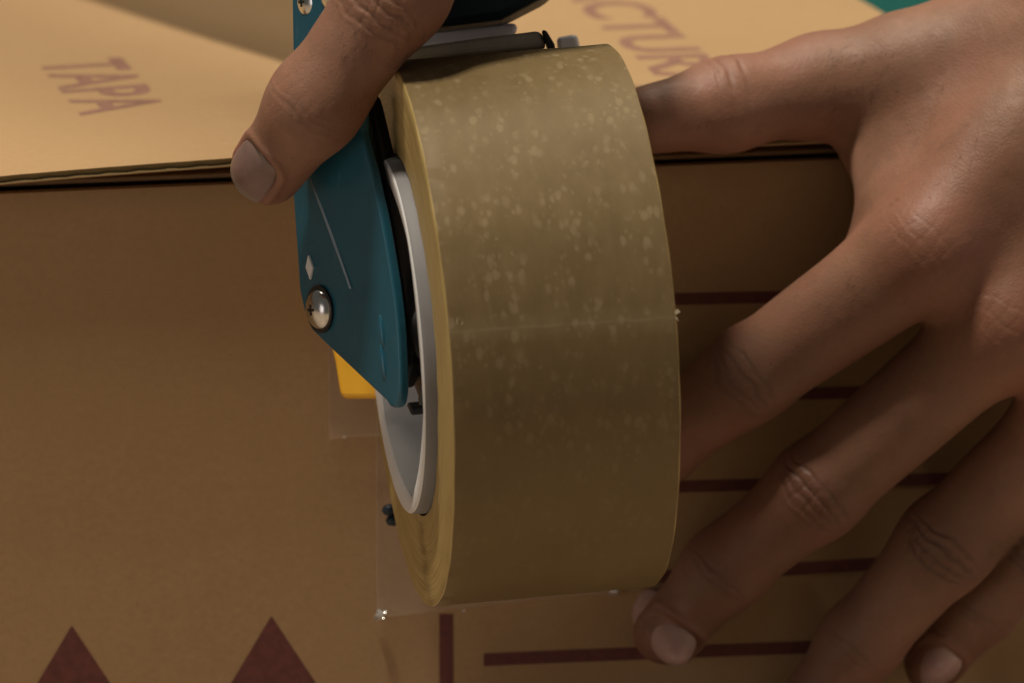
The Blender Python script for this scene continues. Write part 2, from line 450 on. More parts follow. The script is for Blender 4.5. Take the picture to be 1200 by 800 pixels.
# raised strip at the far left: rear flap bent up
P_a = PT(-60, 11, 6); 
v, f = boxv(X0+1, X0+95, YB+.6, YB+2.6, -20, 9.5); obj('rear_flap', v, f, simple('pale_board', (.52, .42, .25), .8), box)

# printing on the front panel (flat ink sheets following the panel)
def front_y(x, z):
    y = .5*math.sin(x*.021+z*.012)*math.sin(z*.03+1) + .25*math.sin(x*.06+.7*math.sin(z*.05))
    return y*.8
def ink_strip(name, pts, mat, n=40):
    """pts: 4 pixel corners TL TR BR BL on the front panel"""
    Q = [PF(px, py, 0) for px, py in pts]
    V, F = [], []
    for i in range(n+1):
        t = i/n
        for (a, b) in ((Q[0], Q[1]), (Q[3], Q[2])):
            p = a*(1-t)+b*t
            V.append((p[0], front_y(p[0], p[2]) - .12, p[2]))
    for i in range(n): F.append((2*i, 2*i+1, 2*i+3, 2*i+2))
    return obj(name, V, F, mat, box, smooth=True)
for (xa, ya, xb, yb, th) in ((567, 349, 1140, 335, 14), (567, 464, 1140, 448, 14), (567, 570, 1140, 552, 14),
                             (567, 681, 1140, 645, 15), (567, 765, 1140, 742, 15)):
    ink_strip('printed_line', [(xa, ya), (xb, yb), (xb, yb+th), (xa, ya+th)], M_print)
def ink_v(x0, x1, y0, y1):
    V, F = [], []; n = 30
    for i in range(n+1):
        t = i/n
        for x in (x0, x1):
            p = PF(x, y0*(1-t)+y1*t, 0); V.append((p[0], front_y(p[0], p[2])-.12, p[2]))
    for i in range(n): F.append((2*i, 2*i+2, 2*i+3, 2*i+1))
    return obj('printed_line', V, F, M_print, box, smooth=True)
ink_v(515, 531, 719, 1010)
def arrow(ax, ay):
    V, F = [], []; n = 26
    for i in range(n+1):
        t = i/n; y = ay + 130*t; hw = .5 + 82*t
        for s in (-1, -.5, 0, .5, 1):
            p = PF(ax + s*hw + 2*t, y - s*hw*.045, 0); V.append((p[0], front_y(p[0], p[2])-.12, p[2]))
    for i in range(n):
        for k in range(4): F.append((5*i+k, 5*i+5+k, 5*i+6+k, 5*i+1+k))
    b = len(V); m = 12
    for i in range(m+1):
        y = ay + 130 + 170*i/m
        for s in (-26, 26):
            p = PF(ax+2+s, y - s*.045, 0); V.append((p[0], front_y(p[0], p[2])-.12, p[2]))
    for i in range(m): F.append((b+2*i, b+2*i+2, b+2*i+3, b+2*i+1))
    return obj('printed_arrow', V, F, M_print, box, smooth=True)
arrow(84, 733); arrow(318, 722)

def lettering(text, px, py, px2, py2, height, z):
    """letters lie on the lid, reading towards the viewer; from (px,py) baseline start to (px2,py2) baseline end"""
    cu = bpy.data.curves.new('lettering', 'FONT'); cu.body = text; cu.size = 1.0; cu.offset = .018
    t = bpy.data.objects.new('lettering', cu); COL.objects.link(t)
    dg = bpy.context.evaluated_depsgraph_get(); dg.update()
    me = bpy.data.meshes.new_from_object(t.evaluated_get(dg))
    bpy.data.objects.remove(t)
    V = np.array([v.co[:] for v in me.vertices]); F = [list(p.vertices) for p in me.polygons]
    mx = V[:, 0].max(); mn = V[:, 0].min()
    a = PT(px, py, z); b = PT(px2, py2, z)
    ux = (b-a); 
    W = a + np.outer((V[:, 0]-mn)/(mx-mn), ux) + np.outer(V[:, 1]/.70*height, np.array([1.0, 0.0, 0.0]))
    W[:, 2] = [flap_top(p[0], p[1], 0 if p[0] < 2.8 else 1) + .06 for p in W]
    return obj('lettering', W, F, M_printtop, box)
lettering('TAPA', 46, 71, 97, 135, 20.5, 3.4)
lettering('FACTURA', 640, -32, 790, 118, 17.5, 2.4)

# ------------------------------------------------------------------ tape roll
TH_R, PH_R = math.radians(9.1), math.radians(4.9)
ax_w = c_right*math.cos(TH_R)*math.cos(PH_R) + c_up*math.cos(TH_R)*math.sin(PH_R) - c_back*math.sin(TH_R)
mid = PF(606, 381, 69)
d_r = -np.dot(mid-CAM, c_back)                        # camera depth of the roll
R_T = 319*d_r/FPX; W_T = 50.8
RC = mid - ax_w*W_T/2                                 # centre of the left face
roll = empty('packing_tape_roll', RC, 'thick roll of brown packing tape with yellowish sides held in the blue dispenser', 'tape roll')
R_IN = 41.0
nA = 220
up_r = unit(c_up - ax_w*np.dot(c_up, ax_w)); bk_r = np.cross(ax_w, up_r)    # bk_r: towards or away from camera
V, F, MI, UVL, GR = [], [], [], [], []
prof = [(0.25, R_IN, 1), (0.0, R_IN+1, 1)]
nr = 9
for q in range(nr+1): prof.append((0.12*math.sin(q*2.1), R_IN+1.5 + (R_T-.5-R_IN-1.5)*q/nr, 1))
prof += [(.12, R_T-.18, 1), (.35, R_T, 0)]
for q in range(1, 13): prof.append((.35+(W_T-.7)*q/12, R_T + .05*math.sin(q*1.7), 0))
prof += [(W_T-.12, R_T-.18, 1), (W_T, R_T-.6, 1), (W_T, R_IN+1, 1), (W_T-.3, R_IN, 1)]
m = len(prof)
rndr = np.random.RandomState(2)
for i in range(nA):
    an = 2*math.pi*i/nA
    for k, (t, r, s) in enumerate(prof):
        rr = r + (.12*math.sin(3*an+1)+.05*math.sin(17*an) if r > R_T-1 else 0)
        tt = t + (.10*math.sin(5*an)+.05*math.sin(23*an+k))*(1 if t < 1 or t > W_T-1 else 0)
        V.append(RC + ax_w*tt + (up_r*math.cos(an)+bk_r*math.sin(an))*rr)
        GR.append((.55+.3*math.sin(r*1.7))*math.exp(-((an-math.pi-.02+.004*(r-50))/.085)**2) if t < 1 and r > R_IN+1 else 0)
for i in range(nA):
    j = (i+1) % nA
    for k in range(m-1):
        F.append((i*m+k, i*m+k+1, j*m+k+1, j*m+k))
        edge_side = not (prof[k][2] == 0 and prof[k+1][2] == 0)
        MI.append(1 if edge_side else 0)
        for (ii, kk) in ((i, k), (i, k+1), (i+1, k+1), (i+1, k)):
            u = 2*math.pi*ii/nA*R_T
            UVL.append((u, prof[kk][0]) if not edge_side else (2*math.pi*ii/nA*50, prof[kk][1]))
wt = obj('wound_tape', V, F, [M_film, M_side], roll, smooth=True, mat_idx=MI, uv=UVL, sharp=40)
at = wt.data.attributes.new('grime', 'FLOAT', 'POINT'); at.data.foreach_set('value', np.array(GR, float))
# flip check is not needed: closed ring, double sided
core_prof = [(-2.5, 40.2), (-2.8, 39.9), (-2.9, 39.5), (-2.5, 36.6), (-2.0, 36.0), (W_T+.8, 35.9), (W_T+.8, 40.6), (2, 40.6), (-1.4, 40.5)]
v, f = revolve(core_prof, RC, ax_w, 132, True, up_r)
for i in range(132):
    an = 2*math.pi*i/132 - math.radians(57); m_ = (an % (math.pi/3)) - math.pi/6
    hexf = math.cos(math.pi/6)/math.cos(m_)
    for q in (3, 4, 5):
        p = v[i*9+q] - RC; t = np.dot(p, ax_w); rad = p - ax_w*t
        v[i*9+q] = RC + ax_w*t + rad*(1 + .42*(hexf/.955 - 1))
cm = [1 if (q % 9) in (6, 7, 8) else 0 for q in range(len(f))]
obj('core', v, f, [M_white, simple('shaded_core_side', (.20, .20, .205), .6)], roll, smooth=True, mat_idx=cm, sharp=40)  # outer faces coloured grey to paint in their shade
# a nick in the film at the right rim and a short scratch near the left rim
def flake(o_, a, b, n_, th=.12):
    v, f = prism([o_, o_+a, o_+a*.6+b, o_+b*.8], n_, th); return obj('film_nick', v, f, M_flake, roll)
M_flake = simple('lifted_film', (.55, .47, .33), .3, 0, .6)
o_ = RC + ax_w*(W_T-.3) + bk_r*(R_T-.2); flake(o_, ax_w*1.3 + up_r*.5, up_r*1.0, bk_r); flake(o_-up_r*.6, ax_w*.8-up_r*.9, up_r*.5, bk_r)
for (da, dt, l_) in ((.035, 2.2, 1.3), (.030, 3.3, .8)):
    rr = bk_r*math.cos(da)+up_r*math.sin(da); flake(RC + ax_w*dt + rr*(R_T-.02), ax_w*.18, up_r*l_ + ax_w*.25, rr, .08)

# ------------------------------------------------------------------ tape dispenser
disp = empty('tape_dispenser', RC - ax_w*20 + c_up*70 , 'blue metal hand held tape dispenser carrying the brown tape roll', 'tape dispenser')
# left side plate: enamelled sheet leaning outwards
pr = PD(468, 330, d_r-26); pl = PD(348, 330, d_r+10)
up_plate = unit(c_up*1.0 + c_right*(-.10) )
pn = unit(np.cross(pl-pr, up_plate)); 
if np.dot(pn, c_back) < 0: pn = -pn
outline = [(346, -160), (345, 100), (344, 235), (350, 338), (355, 362), (364, 386), (380, 402), (455, 471), (424, 60), (428, -160)]
P = [PL(x, y, pr, pn) for x, y in outline]
cr0 = PL(357, 160, pr, pn) + pn*2.6; cr1 = PL(413, 338, pr, pn) + pn*.3
bm = bmesh.new()
bv = [bm.verts.new(Vector(p)) for p in P]; k0 = bm.verts.new(Vector(cr0)); k1 = bm.verts.new(Vector(cr1))
crt = bm.verts.new(Vector(PL(352, -160, pr, pn)+pn*2.6))
ctrl = [(446, 463), (452, 469.5), (457, 476.5), (463.5, 477.3), (467.5, 468), (469, 445), (466, 380), (458, 318), (447, 255), (436, 205), (421, 140), (421, 60)]
rb = []
for q in range(1, len(ctrl)-2):
    p0, p1, p2, p3 = [np.array(ctrl[q+d], float) for d in (-1, 0, 1, 2)]
    for t in np.linspace(0, 1, 6)[:-1]:
        rb.append(.5*((2*p1)+(p2-p0)*t+(2*p0-5*p1+4*p2-p3)*t*t+(3*p1-p0-3*p2+p3)*t**3))
Rv = [bm.verts.new(Vector(PL(p[0], p[1], pr, pn))) for p in rb]
b7, b8, b9 = bv[7], bv[8], bv[9]
n1, n2, n3 = 16, 30, 36
fs = [[bv[0], bv[1], k0, crt], [bv[1], bv[2], k0], [bv[2], bv[3], k1, k0], [bv[3], bv[4], bv[5], k1], [bv[5], bv[6], k1],
      [bv[6]] + Rv[:n1+1] + [k1], Rv[n1:n2+1] + [k1], Rv[n2:n3+1] + [k0, k1], Rv[n3:] + [b8, b9, crt, k0]]
bm.verts.remove(b7)
for q in fs: bm.faces.new(q)
bmesh.ops.recalc_face_normals(bm, faces=bm.faces)
if sum((fc.normal for fc in bm.faces), Vector()).dot(Vector(pn)) < 0: bmesh.ops.reverse_faces(bm, faces=bm.faces)
bm.verts.index_update()
V = np.array([v.co[:] for v in bm.verts]); F = [[v.index for v in fc.verts] for fc in bm.faces]; bm.free()
plate = obj('side_plate', V, F, M_blue, disp)
so = plate.modifiers.new('solid', 'SOLIDIFY'); so.thickness = 2.6*MM; so.offset = -1
b_ = plate.modifiers.new('bev', 'BEVEL'); b_.width = 1.25*MM; b_.segments = 5; b_.limit_method = 'ANGLE'; b_.angle_limit = math.radians(50)
b2 = plate.modifiers.new('bev2', 'BEVEL'); b2.width = .7*MM; b2.segments = 3; b2.limit_method = 'ANGLE'; b2.angle_limit = math.radians(2.5)
wn = plate.modifiers.new('wn', 'WEIGHTED_NORMAL')
plate.data.polygons.foreach_set('use_smooth', np.ones(len(plate.data.polygons), bool))
def dome(name, px, py, r, parent, mat, h=.45, off=0.0, squash=1.0):
    o_ = PL(px, py, pr, pn) + pn*off
    prof = [(0, r)] + [(h*r*math.sin(a), r*math.cos(a)) for a in np.linspace(.25, math.pi/2-.02, 7)] + [(h*r, 0.001)]
    v, f = revolve(prof, o_, pn, 28, False, c_up)
    return obj(name, v, f, mat, parent, smooth=True)
def screw(px, py, r):
    s = dome('screw', px, py, r, disp, M_steel, .55, .5)
    # washer ring and recessed cross under the head
    v, f = revolve([(0.0, r*.9), (0.0, r*1.18), (.5, r*1.18), (.5, r*.9)], PL(px, py, pr, pn)+pn*.3, pn, 28, True, c_up)
    obj('washer', v, f, M_black, s, smooth=True, sharp=40)
    o_ = PL(px, py, pr, pn) + pn*(r*.55+.32)
    e1 = unit(np.cross(pn, c_up)); e2 = np.cross(e1, pn)
    for (A, B) in ((e1, e2), (e2, e1)):
        pts = [o_+A*r*.26+B*r*.07, o_-A*r*.26+B*r*.07, o_-A*r*.26-B*r*.07, o_+A*r*.26-B*r*.07]
        v, f = prism(pts, pn, .25); obj('slot', v, f, M_black, s)
screw(377, 362, 4.6); screw(365, 2, 4.2); screw(392, -6, 4.0)
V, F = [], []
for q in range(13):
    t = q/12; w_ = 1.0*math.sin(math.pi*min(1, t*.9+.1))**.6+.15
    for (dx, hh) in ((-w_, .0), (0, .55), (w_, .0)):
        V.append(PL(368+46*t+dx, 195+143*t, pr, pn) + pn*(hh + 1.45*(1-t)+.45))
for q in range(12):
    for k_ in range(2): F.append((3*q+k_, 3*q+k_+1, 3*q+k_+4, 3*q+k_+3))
obj('crease_highlight', V, F, simple('crease_highlight_blue', (.30, .38, .44), .35, .3), disp, smooth=True)  # pale raised strip, paints the lit edge of the crease
# bare chip / rivet above the screw and two pressed dimples
o_ = PL(365, 313, pr, pn)
e1 = unit(np.cross(pn, c_up)); e2 = np.cross(e1, pn)
pts = [o_+e2*2.9, o_+e1*1.5, o_-e2*2.9, o_-e1*1.5]
v, f = prism(pts, pn, .8); r_ = obj('rivet', v, f, M_white, disp); bevel(r_, .25)
for (px, py, ln, wd) in ((448, 388, 4.2, 1.0), (449, 424, 4.4, 1.2)):
    o_ = PL(px, py, pr, pn) - pn*.3; ee = unit(e2 + e1*.10); ff = np.cross(ee, pn)
    V, F = [], []
    n, mm_ = 20, 5
    for q in range(mm_+1):
        a = q/mm_*math.pi/2
        for i in range(n):
            t = 2*math.pi*i/n
            V.append(o_ + (ee*math.cos(t)*ln + ff*math.sin(t)*wd)*math.cos(a) + pn*1.1*math.sin(a))
    for q in range(mm_):
        for i in range(n): F.append((q*n+i, q*n+(i+1) % n, (q+1)*n+(i+1) % n, (q+1)*n+i))
    obj('pressed_rib', V, F, M_blue, disp, smooth=True)
# black hub: shaft, flange and spring clips inside the core
v, f = revolve([(-6, 4), (-6, 9), (-5, 10), (1, 11), (3, 17), (6, 17), (6, 18.5), (W_T-4, 18.5), (W_T-4, 4)], RC, ax_w, 64, True, up_r)
hub = obj('hub', v, f, M_black, disp, smooth=True, sharp=35)
for q in range(6):
    an = 2*math.pi*q/6 + .35
    r_ = up_r*math.cos(an)+bk_r*math.sin(an); s_ = np.cross(ax_w, r_)
    o_ = RC + ax_w*3.2
    pts = [o_+r_*17-s_*2, o_+r_*18.5-s_*3, o_+r_*18.5+s_*3, o_+r_*17+s_*2]
    v, f = prism(pts, -ax_w, 3.2); bevel(obj('hub_rib', v, f, M_dgrey, hub), .5)
# inner black bracket following the plate's right edge, between plate and roll
inner = [(430, 110), (446, 180), (459, 260), (470, 330), (479, 400), (479, 428), (474, 446), (469, 458), (461, 440), (446, 360), (425, 200)]
po = pr + ax_w*7
P = [PL(x, y, po, pn) for x, y in inner]
v, f = prism(P, -pn, 4.0); o = obj('inner_bracket', v, f, M_black, disp); bevel(o, 1.2, 3)
# smoky clear clip above the hub
P0 = PD(468, 188, d_r-9); Q0 = PD(455, 264, d_r-10)
V, F = [], []
n = 14
for q in range(13):
    t = q/12; c0 = PD(463+3*math.cos(t*3)-6*t*t, 186+78*t, d_r-9); r0 = 2.4*(1-t)**.45*(.7+.3*math.sin(t*3.1))+.15
    for i in range(n):
        a = 2*math.pi*i/n; V.append(c0 + c_right*math.cos(a)*r0 + c_back*math.sin(a)*r0*1.6)
for q in range(12):
    for i in range(n): F.append((q*n+i, q*n+(i+1) % n, (q+1)*n+(i+1) % n, (q+1)*n+i))
obj('spring_clip', V, F, M_lilac, disp, smooth=True)
# yellow tension tab behind the plate
tab = [(383, 392), (391, 425), (396, 458), (399, 467), (440, 467), (452, 462), (452, 405), (400, 385)]
to = PD(410, 440, d_r+38); tn = unit(c_back*.8 - c_right*.6)
P = [PL(x, y, to, tn) for x, y in tab]
v, f = prism(P, -tn, 11); o = obj('tension_tab', v, f, M_yellow, disp); bevel(o, 1.2, 3)
# far side plate (right), frame bridge and handle above
rp = [(640, -10), (650, -160), (720, -160), (722, -60), (690, -10)]
ro = RC + ax_w*(W_T+9)
v, f = [], []
# bridge: navy bar running behind the top of the roll, its lower right corner cut on a slant
bo = PD(570, 0, d_r+8); bn = unit(c_back)
br = [(380, 46), (524, 31), (588, 23), (648, -8), (672, -60), (672, -190), (380, -190)]
P = [PL(x, y, bo, bn) for x, y in br]
v, f = prism(P, -bn, 44); o = obj('frame_bridge', v, f, M_navy, disp); bevel(o, 3, 4)
# handle grip continuing up and away from the bridge
h0 = np.array([-16, -40, 68.0]); h1 = np.array([-12, 78, 86.0])
v, f = revolve([(0, 1), (0, 13), (6, 15), (60, 13.5), (110, 15), (128, 13), (130, 1)], h0, h1-h0, 40, False, (0, 0, 1))
obj('handle', v, f, M_navy, disp, smooth=True, sharp=50)
# pale guide strips and the grey tape guide behind the roll's upper edge
def bar(name, corners, depth, th, mat, bev=.6):
    o0 = PD(corners[0][0], corners[0][1], depth)
    P = [PL(x, y, o0, c_back) for x, y in corners]
    v, f = prism(P, -c_back, th); o = obj(name, v, f, mat, disp); bevel(o, bev, 3); return o
bar('guide_strip', [(470, 38), (606, 27), (606, 39), (590, 46), (470, 60)], d_r+40, 5, M_lgrey, 1.2)
bar('tape_guide', [(440, 62), (560, 45), (634, 36), (641, 57), (560, 64), (440, 79)], d_r+13, 12, M_olivegrey, 1.4)
bar('guide_end_cap', [(634.5, 35.5), (640, 35.5), (650, 52), (651, 58), (641.5, 59), (641.3, 56)], d_r+12, 12, M_black, .5)
bar('guide_stop', [(652, 44), (676, 40), (681, 60), (654, 62)], d_r+48, 4, M_lgrey, 1.0)
# cutting blade: toothed strip low behind the roll, two teeth show
bo_ = PF(470, 600, 11)
V, F = [], []
n = 22
bl0 = PF(462, 606, 12); 
for q in range(n):
    x = bl0 + ax_w*q*2.2
    a = x - c_up*0 ; b = x + ax_w*2.2; t = x + ax_w*1.1 - c_right*0
    z_ = np.array([0, 0, 1.0])
    i0 = len(V)
    V += [a + z_*2.2, b + z_*2.2, a + ax_w*1.1 - z_*2.0, a + z_*2.2 + np.array([0, 1.2, 0]), b + z_*2.2 + np.array([0, 1.2, 0]), a + ax_w*1.1 - z_*2.0 + np.array([0, 1.2, 0])]
    F += [(i0, i0+2, i0+1), (i0+3, i0+4, i0+5), (i0, i0+1, i0+4, i0+3), (i0+1, i0+2, i0+5, i0+4), (i0+2, i0, i0+3, i0+5)]
obj('cutting_blade', V, F, M_navy, disp)
for (px, py) in ((457, 597), (461.5, 609)):
    c0 = PF(px, py, 12); v, f = revolve([(-2, .01), (-1.4, 1.1), (0, 1.5), (1.4, 1.1), (2, .01)], c0, ax_w, 12, False); obj('blade_tooth', v, f, M_navy, disp, smooth=True)
# rubber pressing roller just behind the roll
v, f = revolve([(0, 1), (0, 8), (1, 9), (W_T-1, 9), (W_T, 8), (W_T, 1)], PF(520, 470, 10), ax_w, 40, False, up_r)

# ------------------------------------------------------------------ tape already stuck on the box
M_glint = simple('clear_tape_glint', (.85, .83, .80), .18, .6, .9, .05)  # whitish metallic colour standing in for glints on the clear tape
def strip(name, x_l, x_r, py_end, label, slope, curls=()):
    """clear tape stuck over the lid edge and down the front; last bit lifts a little"""
    L = PF(x_l, py_end, 0); Rr = PF(x_r, py_end + slope*(x_r-x_l), 0)
    V, F = [], []; nx = 16; rows = []
    prof = []
    for t in np.linspace(0, 1, 30): prof.append(('f', t))
    for r, (k_, t) in enumerate(prof):
        for i in range(nx+1):
            s = i/nx
            x = L[0]*(1-s)+Rr[0]*s; zend = L[2]*(1-s)+Rr[2]*s
            z = -6 + (zend+6)*t
            lift = (max(0, t-.93)/.07)**2*1.1*(.35+abs(2*s-1)**3) + .12*math.sin(s*9+t*6)*.3
            V.append((x, front_y(x, z) - .28 - lift, z))
    for r in range(len(prof)-1):
        for i in range(nx): F.append((r*(nx+1)+i, r*(nx+1)+i+1, (r+1)*(nx+1)+i+1, (r+1)*(nx+1)+i))
    o = obj(name, V, F, M_clear, None, smooth=True)
    for (cx, cy, sz) in curls:
        c0 = PF(cx, cy, 1.2); V, F = [], []
        for a in range(9):
            for b in range(4):
                t = a/8*math.pi*1.25; rr = sz*(1-.25*b/3)
                V.append(c0 + np.array([(b-1.5)*sz*.55 + .4*sz*math.sin(a*1.3), -rr*math.sin(t)*.9 - .1, rr*math.cos(t) + .25*sz*math.sin(b*2.1+a)]))
        for a in range(8):
            for b in range(3): F.append((4*a+b, 4*a+b+1, 4*a+b+5, 4*a+b+4))
        obj('glint_curl', V, F, M_glint, o, smooth=True)  # small curl added to carry the glint
    return tag(o, label, 'tape')
strip('tape_strip', 441, 722, 722, 'wide clear tape strip stuck down the box front under the roll', -.105, ((445, 720, 1.3), (719, 692, 1.1), (543, 715, .35)))
strip('tape_strip', 385, 470, 513, 'short clear tape end on the box front beside the yellow tab', -.05, ((403, 512, .3),))

# ------------------------------------------------------------------ hands: implicit surface
def smin(a, b, k):
    h = np.clip(.5 + .5*(b-a)/k, 0, 1)
    return b*(1-h) + a*h - k*h*(1-h)
def cone(P, a, b, ra, rb):
    T = P.dtype.type
    a = np.asarray(a, P.dtype); ab = np.asarray(b, P.dtype)-a; L2 = T(ab@ab)
    q = P-a; h = q@ab
    t = np.clip(h/L2, T(0), T(1))
    d2 = np.einsum('ij,ij->i', q, q) - T(2)*t*h + t*t*L2
    return np.sqrt(np.maximum(d2, T(0))) - (T(ra) + T(rb-ra)*t)
class Hand:
    def __init__(s): s.palm = []; s.fingers = []; s.kp = 12.0; s.kf = 9.0; s.cut = 2.0; s.flat = None
    def finger(s, pts, rad, k=5.0, kp=None): s.fingers.append((pts, rad, k, kp or s.kf))
    def sdf(s, P):
        pd = None
        for (a, b, ra, rb) in s.palm:
            d = cone(P, a, b, ra, rb); pd = d if pd is None else smin(pd, d, s.kp)
        out = None
        for (pts, rad, k, kp) in s.fingers:
            fd = None
            for i in range(len(pts)-1):
                d = cone(P, pts[i], pts[i+1], rad[i], rad[i+1]); fd = d if fd is None else smin(fd, d, k)
            d = smin(fd, pd, kp)
            out = d if out is None else smin(out, d, s.cut)
        return out
def surface_nets(fn, lo, hi, h):
    n = np.ceil((hi-lo)/h).astype(int)+1
    gx, gy, gz = [lo[i]+h*np.arange(n[i]) for i in range(3)]
    D = np.empty(n)
    for i, x in enumerate(gx):
        Y, Z = np.meshgrid(gy, gz, indexing='ij')
        Pp = np.stack([np.full(Y.size, x), Y.ravel(), Z.ravel()], 1).astype(np.float32)
        D[i] = fn(Pp).reshape(n[1], n[2])
    S = D < 0
    # cell verts
    c = np.zeros(np.array(n)-1, int)
    for dx in (0, 1):
        for dy in (0, 1):
            for dz in (0, 1):
                c += S[dx:n[0]-1+dx, dy:n[1]-1+dy, dz:n[2]-1+dz]
    act = (c > 0) & (c < 8)
    idx = -np.ones(act.shape, int); idx[act] = np.arange(act.sum())
    ii = np.argwhere(act)
    V = lo + (ii+.5)*h
    F = []
    def quads(A, ax):
        B = np.moveaxis(idx, ax, 0)
        for flip in (0, 1):
            E = (A == (1 if flip == 0 else -1))
            e = np.argwhere(E)   # in rolled axis order (ax, u, v)
            e = e[(e[:, 1] > 0) & (e[:, 2] > 0)]
            a_, u_, v_ = e[:, 0], e[:, 1], e[:, 2]
            ok = (u_ < B.shape[1]) & (v_ < B.shape[2]); a_, u_, v_ = a_[ok], u_[ok], v_[ok]
            q = np.stack([B[a_, u_-1, v_-1], B[a_, u_, v_-1], B[a_, u_, v_], B[a_, u_-1, v_]], 1)
            q = q[(q >= 0).all(1)]
            if flip: q = q[:, ::-1]
            F.append(q)
    Si = S.astype(int)
    for ax in range(3):
        T = np.moveaxis(Si, ax, 0); A = T[:-1]-T[1:]
        if ax == 1: A = -A
        quads(A, ax)
    return V, np.vstack(F)
def subdivide(V, F):
    """linear quad subdivision"""
    n = len(V)
    E = np.concatenate([np.stack([F[:, i], F[:, (i+1) % 4]], 1) for i in range(4)])
    Es = np.sort(E, 1); key = Es[:, 0].astype(np.int64)*n + Es[:, 1]
    uk, first, inv = np.unique(key, return_index=True, return_inverse=True)
    ev = (V[Es[first, 0]]+V[Es[first, 1]])/2
    fv = V[F].mean(1); m = len(F)
    e = (n + inv).reshape(4, m).T
    fc = n + len(ev) + np.arange(m)
    F2 = np.concatenate([np.stack([F[:, i], e[:, i], fc, e[:, (i-1) % 4]], 1) for i in range(4)])
    return np.vstack([V, ev, fv]), F2
def grad(fn, P, e=.25):
    g = np.zeros_like(P)
    for k in ((1, -1, -1), (-1, -1, 1), (-1, 1, -1), (1, 1, 1)):
        k = np.array(k, P.dtype)
        g += k*fn(P+k*P.dtype.type(e))[:, None]
    return g/P.dtype.type(4*e)
def project(fn, P, it=2):
    for _ in range(it):
        d = fn(P); g = grad(fn, P); L = np.linalg.norm(g, axis=1); L[L < .3] = .3
        P = P - (np.clip(d, -2, 2)/L**2)[:, None]*g
    return P
def hashnoise(P, s, seed):
    """cheap smooth value noise"""
    Q = P/s + seed*17.3; i = np.floor(Q).astype(np.int64); f = Q-i; f = f*f*(3-2*f)
    def hsh(a):
        x = (a[:, 0]*73856093) ^ (a[:, 1]*19349663) ^ (a[:, 2]*83492791) ^ (seed*2654435)
        x = (x ^ (x >> 13))*1274126177; return ((x ^ (x >> 16)) & 65535)/65535.0
    r = 0
    for dx in (0, 1):
        for dy in (0, 1):
            for dz in (0, 1):
                w = (f[:, 0] if dx else 1-f[:, 0])*(f[:, 1] if dy else 1-f[:, 1])*(f[:, 2] if dz else 1-f[:, 2])
                r = r + w*hsh(i+np.array([dx, dy, dz]))
    return r*2-1
class Detail:
    """fine relief, painted finger shade and pigment on the skin"""
    def __init__(s): s.kn = []; s.nails = []; s.lines = []; s.pal = []; s.red = []; s.bumps = []
    def knuckle(s, c, u, n, r, lines, depth=.5, dark=1.0, wob=1.0, cross=1.0):
        u = unit(u); n = unit(n - u*np.dot(n, u)); s.kn.append((np.array(c), u, n, np.cross(n, u), r, lines, depth, dark, wob, cross))
    def nail(s, c, u, n, hl, hw): 
        u = unit(u); n = unit(n - u*np.dot(n, u)); s.nails.append((np.array(c), u, n, np.cross(n, u), hl, hw))
    def apply(s, P, N):
        d = .09*hashnoise(P, 6.0, 3) + .03*hashnoise(P, 2.2, 5) + .012*hashnoise(P, 1.0, 6)
        pig_shade = np.zeros((len(P), 3))
        wb = hashnoise(P, 4.0, 11); wb2 = hashnoise(P, 1.8, 12)
        for (c, u, n, w, r, lines, depth, dark, wob, cross) in s.kn:
            q = P-c; a = q@u; b = q@w; h = np.clip(N@n, 0, 1)
            near = np.exp(-(a/(r*.85))**4 - (b/(r*.95))**4)*np.clip((h-.15)/.5, 0, 1)
            for (a0, amp, curv, wid) in lines:
                ln = a - a0 - curv*(b*b)/r - wob*(.9*wb+.4*wb2)
                mod = .65+.5*hashnoise(P, 3.0, int(abs(a0)*10)+20)
                d -= depth*amp*np.exp(-(ln/wid)**2)*near*np.clip(mod, 0, 1.2)
                d += depth*amp*.35*np.exp(-((ln-1.6*wid)/(wid*1.5))**2)*near
                pig_shade[:, 0] += .55*dark*amp*np.exp(-(ln/(wid*1.2))**2)*near
            # short cross wrinkles
            cr = b + .8*wb*2
            d -= cross*depth*.35*np.exp(-((np.mod(cr+1.6, 3.2)-1.6)/.35)**2)*near*np.exp(-(a/(r*.5))**2)
            pig_shade[:, 0] += .55*dark*np.exp(-(a/(r*.75))**2-(b/(r*.95))**2)*np.clip(h, 0, 1)*(.8+.3*wb)
        for (c, u, n, w, hl, hw) in s.nails:
            q = P-c; a = q@u/hl; b = q@w/hw; h = N@n
            e = (np.abs(a)**3.2+np.abs(b)**2.8)**(1/3.0)
            on = np.clip((h-.0)/.3, 0, 1)*(np.abs(q@n) < 9)
            ridge = np.exp(-((e-1.16)/.13)**2)*(a < .75)
            d += on*(.55*ridge) - on*.55*np.clip((1.02-e)/.08, 0, 1)
            pig_shade[:, 0] += on*.35*np.exp(-((e-1.03)/.06)**2)
            pig_shade[:, 0] += on*.30*np.exp(-((a+1.5)/.5)**2)*np.exp(-(b/1.1)**2)
            pig_shade[:, 2] += .45*np.exp(-((P-c-u*2)**2).sum(1)/(12.0**2))
        for (c, r, ch, amt) in s.pal:
            pig_shade[:, ch] += amt*np.exp(-((P-c)**2).sum(1)/r**2)
        for (c, r, amt) in s.bumps:
            d += amt*np.exp(-((P-c)**2).sum(1)/r**2)
        for (a_, b_, amp, wid) in s.lines:
            ab = b_-a_; t = np.clip((P-a_)@ab/(ab@ab), 0, 1)
            dist = np.linalg.norm(P - a_ - t[:, None]*ab, axis=1) + .5*wb2
            g = np.exp(-(dist/wid)**2)*np.sqrt(np.clip(t*(1-t)*4, 0, 1))
            d -= amp*g; pig_shade[:, 0] += .5*min(1, amp*2)*g
        return d, np.clip(pig_shade, 0, 1)
